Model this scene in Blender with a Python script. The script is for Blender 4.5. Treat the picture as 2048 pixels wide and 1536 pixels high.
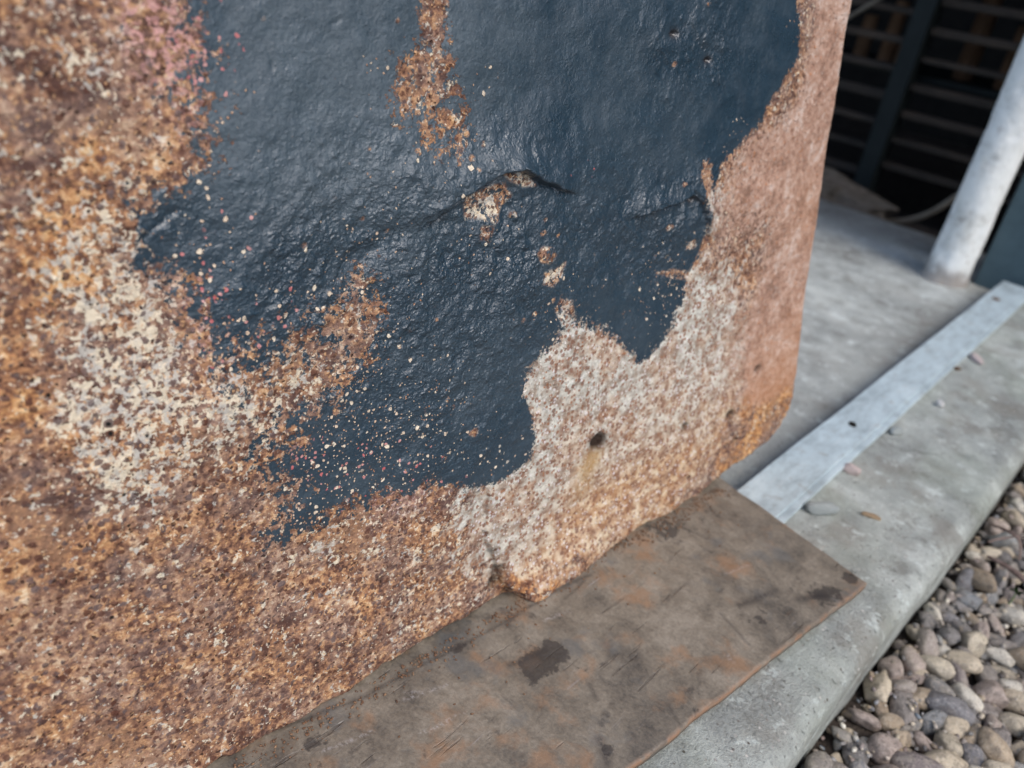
import bpy, bmesh, math, random
import numpy as np
from mathutils import Vector, Matrix, noise as mnoise

S = bpy.context.scene
for o in list(bpy.data.objects): bpy.data.objects.remove(o)
COL = S.collection
random.seed(7)
rng = np.random.default_rng(11)

# ------------------------------------------------------------------ camera, world, sun, exposure
cam = bpy.data.cameras.new("camera"); camo = bpy.data.objects.new("camera", cam); COL.objects.link(camo)
cam.sensor_width = 36; cam.lens = 28.0; cam.clip_start = 0.01; cam.clip_end = 500
camo.matrix_world = Matrix(((0.7211991, -0.4326573, 0.5409987, 0), (0.6804125, 0.2958255, -0.6704671, 0), (0.1300412, 0.8516425, 0.5077345, 0.4), (0, 0, 0, 1)))
cam.dof.use_dof = True; cam.dof.focus_distance = 0.405; cam.dof.aperture_fstop = 7.0
S.camera = camo
W = bpy.data.worlds.new("World"); S.world = W; W.use_nodes = True
nt = W.node_tree; nt.nodes.clear()
sky = nt.nodes.new('ShaderNodeTexSky'); sky.sky_type = 'NISHITA'; sky.sun_disc = False
sky.sun_elevation = math.radians(52); sky.sun_rotation = math.radians(100); sky.air_density = 1.0; sky.dust_density = 2.5; sky.ozone_density = 1.0
bgn = nt.nodes.new('ShaderNodeBackground'); bgn.inputs[1].default_value = 0.15
wo = nt.nodes.new('ShaderNodeOutputWorld'); nt.links.new(sky.outputs[0], bgn.inputs[0]); nt.links.new(bgn.outputs[0], wo.inputs[0])
sun = bpy.data.lights.new("sun", 'SUN'); sun.energy = 1.1; sun.angle = math.radians(28); sun.color = (1, .965, .91)
suno = bpy.data.objects.new("sun", sun); COL.objects.link(suno)
_el, _az = math.radians(52), math.radians(100)
suno.rotation_euler = Vector((math.sin(_az)*math.cos(_el), math.cos(_az)*math.cos(_el), math.sin(_el))).to_track_quat('Z', 'Y').to_euler()
suno.location = (2, -1, 4)
S.view_settings.view_transform = 'Standard'; S.view_settings.look = 'None'; S.view_settings.gamma = 1; S.view_settings.use_curve_mapping = False
S.view_settings.exposure = 0.58

# ------------------------------------------------------------------ helpers
def tag(o, label=None, cat=None, group=None, kind=None):
    for k, v in (('label', label), ('category', cat), ('group', group), ('kind', kind)):
        if v: o[k] = v
    return o

def mkobj(name, me, mat=None, parent=None):
    o = bpy.data.objects.new(name, me); COL.objects.link(o)
    if mat is not None and not me.materials: me.materials.append(mat)
    if parent: o.parent = parent
    return o

def mesh_np(name, V, F, smooth=True):
    me = bpy.data.meshes.new(name)
    V = np.asarray(V, np.float32); F = np.asarray(F, np.int32); k = F.shape[1]
    me.vertices.add(len(V)); me.vertices.foreach_set('co', V.ravel())
    me.loops.add(F.size); me.loops.foreach_set('vertex_index', F.ravel())
    me.polygons.add(len(F)); me.polygons.foreach_set('loop_start', np.arange(0, F.size, k, dtype=np.int32))
    me.update(calc_edges=True)
    me.polygons.foreach_set('use_smooth', np.full(len(F), smooth)); me.validate()
    return me

def bm_mesh(name, bm, smooth=False):
    me = bpy.data.meshes.new(name); bm.to_mesh(me); bm.free()
    if smooth:
        for p in me.polygons: p.use_smooth = True
    return me

_T = rng.random((256, 256)).astype(np.float64)
def vnoise(x, y, seed=0):
    x = x + seed*17.13; y = y + seed*31.7
    xi = np.floor(x).astype(int); yi = np.floor(y).astype(int); fx = x-xi; fy = y-yi
    fx = fx*fx*fx*(fx*(fx*6-15)+10); fy = fy*fy*fy*(fy*(fy*6-15)+10)
    g = lambda a, b: _T[a & 255, b & 255]
    return ((g(xi, yi)*(1-fx)+g(xi+1, yi)*fx)*(1-fy) + (g(xi, yi+1)*(1-fx)+g(xi+1, yi+1)*fx)*fy)*2-1
def fbm(x, y, size, octv=4, seed=0, gain=.5):
    r = 0; a = 1; s = 1/size
    for i in range(octv):
        r = r+a*vnoise(x*s, y*s, seed+i*3); a *= gain; s *= 2.03
    return r
def sstep(a, b, x):
    t = np.clip((x-a)/(b-a), 0, 1); return t*t*(3-2*t)

def seg_dist(x, y, pts, closed=False):
    """distance to a polyline, and the side (positive = left of it)"""
    P = list(pts)+([pts[0]] if closed else [])
    best = np.full(x.shape, 1e9); side = np.zeros(x.shape); nx = np.zeros(x.shape); ny = np.zeros(x.shape)
    for (ax, ay), (bx, by) in zip(P[:-1], P[1:]):
        dx, dy = bx-ax, by-ay; L = dx*dx+dy*dy+1e-12
        t = np.clip(((x-ax)*dx+(y-ay)*dy)/L, 0, 1)
        qx = ax+t*dx; qy = ay+t*dy; d = np.hypot(x-qx, y-qy); m = d < best
        best = np.where(m, d, best); side = np.where(m, np.sign(dx*(y-ay)-dy*(x-ax)), side)
        nx = np.where(m, qx, nx); ny = np.where(m, qy, ny)
    return best, side, nx, ny
def inside(x, y, pts):
    r = np.zeros(x.shape, bool); n = len(pts)
    for i in range(n):
        ax, ay = pts[i]; bx, by = pts[(i+1) % n]
        if ay == by: continue
        r ^= ((ay > y) != (by > y)) & (x < (bx-ax)*(y-ay)/(by-ay)+ax)
    return r
def sdf(x, y, pts):
    d = seg_dist(x, y, pts, True)[0]
    return np.where(inside(x, y, pts), d, -d)

class N:
    """small node-graph writer"""
    def __init__(s, name, rough=.8, spec=.3):
        s.m = bpy.data.materials.new(name); s.m.use_nodes = True; s.t = s.m.node_tree; s.t.nodes.clear()
        s.out = s.t.nodes.new('ShaderNodeOutputMaterial'); s.b = s.t.nodes.new('ShaderNodeBsdfPrincipled')
        s.t.links.new(s.b.outputs[0], s.out.inputs[0])
        s.b.inputs['Roughness'].default_value = rough; s.b.inputs['Specular IOR Level'].default_value = spec
        s.co = s.t.nodes.new('ShaderNodeTexCoord').outputs['Object']
    def put(s, sock, v):
        if isinstance(v, bpy.types.NodeSocket): s.t.links.new(v, sock)
        elif isinstance(v, (tuple, list)): sock.default_value = (*v, 1) if len(sock.default_value) == 4 and len(v) == 3 else v
        else: sock.default_value = v
    def set(s, **k):
        for a, v in k.items(): s.put(s.b.inputs[a.replace('_', ' ')], v)
    def noise(s, scale, detail=3, rough=.55, vec=None, dist=0, color=False):
        n = s.t.nodes.new('ShaderNodeTexNoise'); n.inputs['Scale'].default_value = scale; n.inputs['Detail'].default_value = detail
        n.inputs['Roughness'].default_value = rough; n.inputs['Distortion'].default_value = dist
        s.t.links.new(vec or s.co, n.inputs['Vector']); return n.outputs['Color' if color else 'Fac']
    def voro(s, scale, vec=None, rnd=1, feature='F1'):
        n = s.t.nodes.new('ShaderNodeTexVoronoi'); n.feature = feature; n.inputs['Scale'].default_value = scale; n.inputs['Randomness'].default_value = rnd
        s.t.links.new(vec or s.co, n.inputs['Vector'])
        if feature != 'F1': return n.outputs['Distance'], None
        sp = s.t.nodes.new('ShaderNodeSeparateColor'); s.t.links.new(n.outputs['Color'], sp.inputs[0])
        return n.outputs['Distance'], sp.outputs[0], sp.outputs[1]
    def m_(s, op, a, b=0., c=None, clamp=False):
        n = s.t.nodes.new('ShaderNodeMath'); n.operation = op; n.use_clamp = clamp
        s.put(n.inputs[0], a); s.put(n.inputs[1], b)
        if c is not None: s.put(n.inputs[2], c)
        return n.outputs[0]
    def add(s, a, b): return s.m_('ADD', a, b)
    def mul(s, a, b): return s.m_('MULTIPLY', a, b)
    def sub(s, a, b): return s.m_('SUBTRACT', a, b)
    def step(s, x, lo, hi, a=0., b=1.):
        n = s.t.nodes.new('ShaderNodeMapRange'); n.interpolation_type = 'SMOOTHSTEP'
        s.put(n.inputs['Value'], x); s.put(n.inputs['From Min'], lo); s.put(n.inputs['From Max'], hi); s.put(n.inputs['To Min'], a); s.put(n.inputs['To Max'], b)
        return n.outputs[0]
    def mix(s, f, a, b, mode='MIX'):
        a = (a,)*3 if isinstance(a, (int, float)) else a; b = (b,)*3 if isinstance(b, (int, float)) else b
        n = s.t.nodes.new('ShaderNodeMix'); n.data_type = 'RGBA'; n.blend_type = mode
        s.put(n.inputs[0], f); s.put(n.inputs[6], a); s.put(n.inputs[7], b); return n.outputs[2]
    def ramp(s, f, stops, interp='LINEAR'):
        n = s.t.nodes.new('ShaderNodeValToRGB'); n.color_ramp.interpolation = interp; s.put(n.inputs[0], f)
        e = n.color_ramp.elements
        while len(e) < len(stops): e.new(.5)
        for k, (p, c) in zip(e, stops): k.position = p; k.color = (*c, 1)
        return n.outputs[0]
    def attr(s, name):
        n = s.t.nodes.new('ShaderNodeAttribute'); n.attribute_name = name; return n.outputs['Fac']
    def warp(s, scale, amt, vec=None):
        c = s.noise(scale, 2, .5, vec, color=True)
        a = s.t.nodes.new('ShaderNodeVectorMath'); a.operation = 'SUBTRACT'; s.t.links.new(c, a.inputs[0]); a.inputs[1].default_value = (.5, .5, .5)
        b = s.t.nodes.new('ShaderNodeVectorMath'); b.operation = 'MULTIPLY_ADD'; s.t.links.new(a.outputs[0], b.inputs[0]); b.inputs[1].default_value = (amt,)*3
        s.t.links.new(vec or s.co, b.inputs[2]); return b.outputs[0]
    def scalev(s, v, k):
        n = s.t.nodes.new('ShaderNodeVectorMath'); n.operation = 'MULTIPLY'; s.t.links.new(v, n.inputs[0]); n.inputs[1].default_value = k; return n.outputs[0]
    def bump(s, h, dist=.001, strength=1., normal=None):
        n = s.t.nodes.new('ShaderNodeBump'); s.put(n.inputs['Height'], h); s.put(n.inputs['Distance'], dist); s.put(n.inputs['Strength'], strength)
        if normal: s.t.links.new(normal, n.inputs['Normal'])
        return n.outputs[0]
    def objrand(s): return s.t.nodes.new('ShaderNodeObjectInfo').outputs['Random']

# ------------------------------------------------------------------ materials
def mat_plate():
    g = N('rusted_steel_with_dark_paint')
    paint, soft, pale, fine, band, pink, speck, pit, scab, orange, stain = [g.attr(a) for a in ('paint', 'soft', 'pale', 'fine', 'band', 'pink', 'speck', 'pit', 'scab', 'orange', 'stain')]
    w = g.warp(260, .0026); w2 = g.warp(500, .0022, w)
    big = g.noise(26, 3, .55); mid = g.noise(95, 4, .6); n2 = g.noise(270, 5, .64, w); n3 = g.noise(330, 3, .6, w); vf = g.noise(1300, 2, .6)
    # rust ground colour
    t = g.add(n2, g.mul(g.sub(mid, .5), .55)); t = g.add(t, g.mul(g.sub(big, .5), .45)); t = g.add(t, g.mul(g.sub(vf, .5), .10)); t = g.sub(t, .022)
    rust = g.ramp(t, [(.32, (.085, .040, .030)), (.41, (.195, .098, .062)), (.50, (.325, .168, .092)), (.57, (.46, .250, .125)), (.66, (.62, .40, .23)), (.74, (.74, .60, .43))])
    cool = g.step(g.noise(30, 5, .68, w), .42, .58)
    rust = g.mix(g.mul(cool, .66), rust, g.ramp(t, [(.32, (.125, .080, .070)), (.5, (.255, .175, .145)), (.7, (.47, .38, .32))]))
    rust = g.mix(g.mul(orange, g.mul(.75, g.step(big, .42, .62))), rust, g.ramp(t, [(.34, (.15, .055, .024)), (.48, (.42, .17, .050)), (.58, (.62, .30, .085)), (.68, (.76, .50, .22))]))
    sm = g.step(g.noise(19, 3, .55, g.scalev(g.co, (1.3, .8, 1.))), .56, .64); rust = g.mix(g.mul(sm, .55), rust, g.mix(g.noise(60, 3, .6), (.27, .15, .095), (.40, .235, .135)))
    # cream flecks and a broken pale network between the grains
    net = g.step(g.add(g.add(g.mul(n3, .75), g.mul(g.noise(75, 4, .65, w), .45)), g.mul(pale, .098)), .665, .725)
    rust = g.mix(g.mul(net, .88), rust, g.mix(g.step(g.noise(130, 3, .6), .42, .58), g.mix(vf, (.58, .48, .33), (.86, .79, .64)), g.mix(vf, (.36, .345, .315), (.66, .63, .56))))
    fl = g.step(g.add(g.noise(480, 2, .6, w), g.mul(pale, .05)), .655, .70)
    rust = g.mix(g.mul(fl, .85), rust, g.mix(g.noise(90, 2), (.62, .42, .22), (.86, .80, .68)))
    # dark blister grains, uneven in size
    d1, r1, q1 = g.voro(300, w2)
    gr = g.mul(g.step(g.sub(d1, g.mul(q1, .30)), .30, .16), g.step(g.add(r1, g.add(g.mul(g.sub(mid, .5), 1.4), g.mul(g.sub(big, .5), 1.6))), .38, .44))
    rust = g.mix(g.mul(gr, .88), rust, g.ramp(g.m_('FRACT', g.mul(q1, 7.3)), [(0, (.085, .028, .016)), (.4, (.120, .056, .040)), (.7, (.135, .098, .095)), (1, (.070, .034, .030))]))
    d1b, r1b, q1b = g.voro(560, w2)
    rust = g.mix(g.mul(g.mul(g.step(d1b, .48, .22), g.step(r1b, .62, .68)), .7), rust, g.mix(g.step(q1b, .45, .55), (.11, .045, .028), (.60, .36, .18)))
    vg = g.voro(420, w2); tinyp = g.mul(g.step(g.sub(vg[0], g.mul(vg[2], .15)), .24, .12), g.step(vg[1], .78, .80)); rust = g.mix(g.mul(tinyp, .9), rust, (.045, .020, .014))
    # far lower corner: smoother lilac grey metal with small brown dots
    wf = g.warp(400, .0012); n6 = g.noise(110, 4, .6, wf)
    fc = g.ramp(g.add(n6, g.mul(g.sub(mid, .5), .6)), [(.33, (.24, .17, .13)), (.43, (.36, .305, .25)), (.51, (.45, .425, .375)), (.62, (.60, .59, .53))])
    fo = g.step(g.noise(34, 4, .6), .47, .60); fc = g.mix(g.mul(fo, .45), fc, g.ramp(n6, [(.35, (.27, .13, .075)), (.5, (.44, .25, .14)), (.65, (.60, .46, .32))]))
    fc = g.mix(g.mul(orange, .6), fc, g.ramp(n6, [(.35, (.24, .10, .045)), (.5, (.47, .24, .09)), (.65, (.64, .46, .26))]))
    d2, r2, q2 = g.voro(330, wf)
    dots = g.mul(g.step(g.sub(d2, g.mul(q2, .38)), .26, .16), g.step(r2, .24, .28))
    fc = g.mix(g.mul(dots, .85), fc, g.mix(q2, (.32, .12, .042), (.19, .10, .07)))
    d8, r8, q8 = g.voro(470, wf); fcl = g.mul(g.step(g.sub(d8, g.mul(q8, .3)), .24, .14), g.step(r8, .62, .66)); fc = g.mix(g.mul(fcl, .75), fc, g.mix(q8, (.80, .75, .66), (.66, .62, .64)))
    col = g.mix(g.step(g.add(fine, g.mul(g.sub(mid, .5), 1.6)), .35, .65), rust, fc)
    # even pinkish tan band along the side edge
    bc = g.ramp(g.add(g.add(.5, g.mul(g.sub(g.noise(170, 4, .6), .5), .55)), g.mul(g.sub(g.noise(40, 4, .6), .5), .9)), [(.34, (.24, .14, .10)), (.45, (.36, .215, .155)), (.54, (.44, .285, .215)), (.66, (.54, .42, .36))])
    bc = g.mix(g.mul(g.step(n2, .45, .33), .55), bc, (.19, .105, .075)); bc = g.mix(g.mul(g.step(n2, .55, .66), .40), bc, (.56, .48, .43))
    d3, r3, q3 = g.voro(300, w)
    bc = g.mix(g.mul(g.mul(g.step(d3, .45, .2), g.step(r3, .72, .77)), .6), bc, g.mix(q3, (.50, .20, .07), (.16, .08, .06)))
    bc = g.mix(g.mul(orange, .5), bc, (.46, .21, .09))
    col = g.mix(g.step(g.add(band, g.mul(g.sub(n2, .5), 1.0)), .3, .7), col, bc)
    col = g.mix(g.mul(pink, g.step(n3, .46, .6)), col, g.mix(n2, (.50, .20, .17), (.66, .45, .42)))
    col = g.mix(g.mul(stain, .75), col, (.42, .27, .12))
    # the dark paint film
    pn = g.noise(380, 5, .78, w); pc = g.noise(150, 3, .6)
    pb = g.noise(60, 3, .6)
    val = g.add(g.mul(paint, 1000.), g.mul(g.add(g.sub(pn, .5), g.mul(g.sub(pc, .5), .8)), g.add(11., g.mul(soft, 105.)))); val = g.add(val, g.mul(g.sub(pb, .5), g.add(7., g.mul(soft, 45.))))
    cr = g.voro(620, w)[1]; val = g.add(val, g.mul(g.sub(cr, .5), 3.4)); val = g.add(val, g.mul(g.sub(g.noise(900, 3, .7), .5), 7.))
    film = g.step(val, -.3, .3)
    d4, r4, q4 = g.voro(330, w)     # blisters that poke through the film
    size = g.mul(q4, .42)
    poke = g.mul(g.step(g.sub(d4, size), .06, -.04), g.step(g.sub(r4, speck), .0, -.03))
    d5, r5, q5 = g.voro(620, w)
    poke2 = g.mul(g.step(d5, .36, .22), g.step(g.sub(r5, g.mul(speck, .8)), .0, -.03))
    holes = g.m_('MAXIMUM', poke, poke2)
    film = g.mul(film, g.sub(1., holes))
    film = g.mul(film, g.sub(1., g.mul(scab, g.step(g.noise(300, 4, .7, w), .42, .5))))
    pcol = g.mix(g.noise(60, 4, .6), (.012, .028, .044), (.021, .044, .067))
    pcol = g.mix(g.mul(g.step(g.noise(260, 5, .7), .55, .72), .5), pcol, (.048, .078, .106))
    pg = g.noise(560, 3, .7, w); pcol = g.mix(g.mul(g.step(pg, .46, .34), .6), pcol, (.012, .022, .034)); pcol = g.mix(g.mul(g.step(pg, .56, .68), .30), pcol, (.045, .070, .092))
    sheen = g.attr('sky_sheen'); pcol = g.mix(g.mul(sheen, g.step(pn, .38, .6, .35, .8)), pcol, (.070, .098, .120))  # pale sky sheen painted into the film colour
    d6, r6, q6 = g.voro(420, w)
    pkf = g.mul(g.step(d6, .44, .30), g.step(g.sub(r6, g.mul(pink, .55)), .0, -.02))
    pcol = g.mix(g.mul(pkf, .85), pcol, g.mix(q6, (.50, .10, .10), (.62, .33, .30)))
    pokecol = g.mix(q4, (.40, .18, .09), (.75, .66, .52))
    col = g.mix(g.mul(holes, g.step(val, -.5, 3.)), col, pokecol)
    col = g.mix(film, col, pcol)
    d7, r7, q7 = g.voro(230)
    pits = g.mul(g.step(d7, .26, .16), g.step(g.sub(r7, pit), .0, -.01))
    col = g.mix(pits, col, (.008, .006, .005))
    col = g.mix(g.mul(g.attr('hole'), .97), col, (.02, .010, .006))  # shade inside holes and the foot crevice, put into the colour
    g.set(Base_Color=col, Roughness=g.mix(film, .82, g.add(g.step(g.noise(45, 4, .6), .38, .62, .27, .42), g.mul(sheen, .17))), Specular_IOR_Level=g.mix(film, .3, .85))
    # relief
    vg = g.voro(420, w2); tiny = g.mul(g.step(vg[0], .28, .16), g.step(vg[1], .80, .83))
    hr = g.add(g.mul(n2, g.sub(1., g.mul(g.add(fine, band), .40))), g.mul(g.step(d1, .5, .0), .30)); hr = g.sub(hr, g.add(g.mul(pits, 1.5), g.mul(tiny, .5))); hr = g.add(hr, g.mul(g.noise(900, 3, .6), .35))
    st = g.scalev(g.warp(120, .006), (1., .62, 1.))
    wr = g.attr('wrinkle')
    dv = g.voro(430, w)[0]; hp = g.add(g.mul(g.noise(650, 2, .55, w), g.add(.34, g.mul(wr, .20))), g.mul(g.noise(230, 4, .65, w), g.add(.12, g.mul(wr, .42)))); hp = g.add(hp, g.mul(g.step(dv, .55, .0), g.add(.10, g.mul(wr, .14)))); hp = g.add(hp, g.mul(holes, .4))
    h = g.mix(film, hr, g.add(g.mul(hp, g.add(.50, g.mul(wr, .35))), .30)); h = g.mix(pits, h, (0, 0, 0))
    g.set(Normal=g.bump(h, .0016, 1.0))
    return g.m

def mat_concrete(name, tint=(1, 1, 1), green=.0, dirt=.5, shade_and_dirt=False):
    g = N(name, .9, .25)
    a = g.noise(6, 5, .6); b = g.noise(35, 5, .65); c = g.noise(420, 4, .7); d = g.noise(1400, 2, .6)
    t = g.add(g.mul(a, .45), g.add(g.mul(b, .35), g.mul(c, .2)))
    k = lambda r, gg, bb: (r*tint[0], gg*tint[1], bb*tint[2])
    col = g.ramp(t, [(.36, k(.19, .185, .175)), (.45, k(.30, .305, .30)), (.53, k(.40, .41, .40)), (.62, k(.54, .55, .54))])
    col = g.mix(g.mul(g.step(g.noise(14, 5, .65), .48, .66), dirt), col, k(.23, .20, .175))
    col = g.mix(g.mul(g.step(g.noise(48, 5, .7), .56, .66), .6), col, k(.60, .63, .63)); col = g.mix(g.mul(g.step(g.noise(21, 5, .72), .56, .66), .45), col, k(.15, .135, .12))
    dd, rr, qq = g.voro(260); spot = g.mul(g.step(dd, .32, .18), g.step(rr, .80, .84)); pore = g.step(g.noise(230, 5, .75), .60, .66); crack = g.mul(g.step(g.voro(9, g.warp(20, .05), 1, 'DISTANCE_TO_EDGE')[0], .012, .003), g.step(g.noise(5, 2), .55, .62))
    col = g.mix(g.mul(pore, .5), col, k(.13, .125, .115)); col = g.mix(g.mul(crack, .7), col, k(.08, .075, .07)); col = g.mix(spot, col, g.mix(qq, (.10, .085, .07), (.68, .66, .62)))
    col = g.mix(g.mul(g.step(g.noise(9, 4), .45, .65), green), col, k(.24, .27, .21))
    if shade_and_dirt:
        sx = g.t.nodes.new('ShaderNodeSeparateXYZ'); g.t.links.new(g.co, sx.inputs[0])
        ln = g.step(g.add(sx.outputs[0], g.mul(g.sub(b, .5), .09)), -.245, -.190)  # soft shade beside the metal strip, painted into the slab colour
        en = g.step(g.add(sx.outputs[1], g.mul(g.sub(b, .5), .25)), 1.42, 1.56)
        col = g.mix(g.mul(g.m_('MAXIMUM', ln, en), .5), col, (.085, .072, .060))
    g.set(Base_Color=col, Normal=g.bump(g.sub(g.add(g.mul(c, .9), g.add(g.mul(b, .8), g.mul(d, .5))), g.mul(pore, .5)), .0028, .9))
    return g.m

def mat_simple(name, stops, scale, rough=.8, spec=.3, bump=.001, metallic=0., detail=5, stretch=None):
    g = N(name, rough, spec)
    vec = g.scalev(g.co, stretch) if stretch else None
    a = g.noise(scale, detail, .65, vec); b = g.noise(scale*7, 3, .6, vec)
    g.set(Base_Color=g.ramp(g.add(g.mul(a, .75), g.mul(b, .25)), stops), Metallic=metallic, Normal=g.bump(g.add(a, g.mul(b, .5)), bump, .8))
    return g.m

def mat_alu():
    g = N('dull_galvanised_metal', .5, .5)
    a = g.noise(18, 5, .6); b = g.noise(120, 4, .7, g.scalev(g.co, (1., .35, 1.))); c = g.noise(500, 3, .7)
    col = g.ramp(g.add(g.mul(a, .5), g.mul(b, .5)), [(.38, (.33, .395, .42)), (.47, (.44, .52, .55)), (.54, (.50, .595, .63)), (.64, (.58, .67, .70))])
    col = g.mix(g.mul(g.step(g.noise(60, 5, .7), .56, .68), .5), col, (.30, .29, .265))
    col = g.mix(g.mul(g.step(c, .60, .68), .4), col, (.22, .20, .18))
    ln = g.step(g.noise(700, 2, .5, g.scalev(g.co, (1., .04, 1.))), .62, .68); col = g.mix(g.mul(ln, .3), col, (.70, .74, .76))
    g.set(Base_Color=col, Metallic=.2, Roughness=g.mix(b, .38, .62), Normal=g.bump(g.add(a, g.mul(b, .4)), .0006, .6))
    return g.m

def mat_post(name, stops, scale, rough, spec, bump):
    m = mat_simple(name, stops, scale, rough, spec, bump); g = N.__new__(N); g.m = m; g.t = m.node_tree
    g.b = [n for n in g.t.nodes if n.type == 'BSDF_PRINCIPLED'][0]; g.co = g.t.nodes.new('ShaderNodeTexCoord').outputs['Object']
    src = g.b.inputs['Base Color'].links[0].from_socket; sx = g.t.nodes.new('ShaderNodeSeparateXYZ'); g.t.links.new(g.co, sx.inputs[0])
    foot = g.step(g.add(sx.outputs[2], g.mul(g.sub(g.noise(40, 4, .7), .5), .07)), .020, -.014)
    col = g.mix(g.mul(foot, .75), src, (.20, .16, .13)); col = g.mix(g.mul(g.step(g.noise(70, 5, .7), .60, .66), .6), col, (.30, .25, .20))
    g.set(Base_Color=col); return m

def mat_bar():
    g = N('dirty_rusty_flat_steel', .7, .55)
    w = g.warp(40, .012)
    a = g.noise(16, 5, .62, w); b = g.noise(60, 5, .68, w); c = g.noise(420, 4, .7)
    t = g.add(g.mul(a, .42), g.add(g.mul(b, .33), g.mul(c, .25)))
    col = g.ramp(t, [(.37, (.062, .056, .050)), (.44, (.120, .104, .085)), (.52, (.185, .158, .124)), (.62, (.270, .235, .19))])
    col = g.mix(g.mul(g.step(g.noise(34, 5, .6, w), .52, .70), .55), col, (.30, .165, .085))
    col = g.mix(g.mul(g.step(g.noise(26, 4, .6), .56, .68), .55), col, (.11, .115, .115))
    col = g.mix(g.mul(g.step(g.noise(46, 5, .7, w), .60, .70), .6), col, (.040, .034, .032))
    lx = g.scalev(g.co, (1., .07, 1.))
    scr = g.step(g.noise(380, 3, .5, lx), .66, .70); scr = g.mul(scr, g.step(g.noise(22, 2), .52, .64))
    col = g.mix(g.mul(scr, .35), col, (.34, .32, .33))
    scd = g.mul(g.step(g.noise(230, 3, .5, lx), .36, .32), g.step(g.noise(18, 2), .50, .6)); col = g.mix(g.mul(scd, .4), col, (.06, .05, .045))
    col = g.mix(g.mul(g.attr('scratch'), g.step(c, .4, .55, .3, .8)), col, (.045, .038, .034)); col = g.mix(g.mul(g.attr('scuff'), g.mul(g.step(c, .45, .60), .45)), col, (.42, .40, .41))
    st = g.attr('stain'); col = g.mix(g.mul(g.step(g.add(st, g.add(g.mul(g.sub(b, .5), 2.2), g.mul(g.sub(g.noise(150, 4, .7), .5), 1.2))), .40, .66), .8), col, (.030, .025, .023))
    ed = g.attr('rim'); col = g.mix(g.mul(ed, g.step(g.noise(90, 4), .42, .58, .15, .9)), col, (.26, .145, .085))
    g.set(Base_Color=col, Roughness=g.step(b, .38, .62, .32, .62), Normal=g.bump(g.add(g.mul(c, .35), g.sub(b, g.mul(scd, .6))), .0013, .8))
    return g.m

def mat_pebble():
    g = N('river_pebble', .62, .4)
    r = g.objrand(); at = g.attr('tone'); tone = g.m_('FRACT', g.add(g.mul(r, 1.), at))
    base = g.ramp(tone, [(0, (.20, .195, .19)), (.14, (.29, .26, .235)), (.26, (.16, .19, .22)), (.36, (.42, .32, .21)), (.46, (.24, .20, .19)), (.54, (.62, .54, .40)), (.62, (.32, .245, .22)), (.70, (.24, .24, .25)), (.78, (.52, .43, .30)), (.86, (.28, .27, .26)), (.94, (.72, .68, .58))], 'CONSTANT')
    n = g.noise(60, 4, .6); f = g.noise(500, 4, .65)
    col = g.mix(g.mul(g.step(n, .47, .56), .6), base, g.mix(g.step(g.m_('FRACT', g.mul(tone, 5.7)), .4, .6), (.15, .13, .125), (.62, .55, .45)))
    f2 = g.noise(2.6, 4, .7); f3 = g.noise(9, 4, .75)
    col = g.mix(g.mul(g.step(f2, .42, .60), .55), col, g.mix(.5, col, g.mix(g.step(g.m_('FRACT', g.mul(tone, 9.1)), .45, .55), (.10, .085, .08), (.74, .66, .52))))
    col = g.mix(g.mul(g.step(f3, .54, .66), .40), col, (.64, .58, .50)); col = g.mix(g.mul(g.step(f3, .46, .34), .60), col, (.055, .047, .042))
    dk = g.noise(1.4, 5, .7); col = g.mix(g.mul(g.step(dk, .50, .62), .45), col, (.095, .078, .066))
    g.set(Base_Color=col, Roughness=g.mix(n, .42, .7), Normal=g.bump(g.add(f2, g.mul(f3, .5)), .0022, .9))
    return g.m

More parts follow.
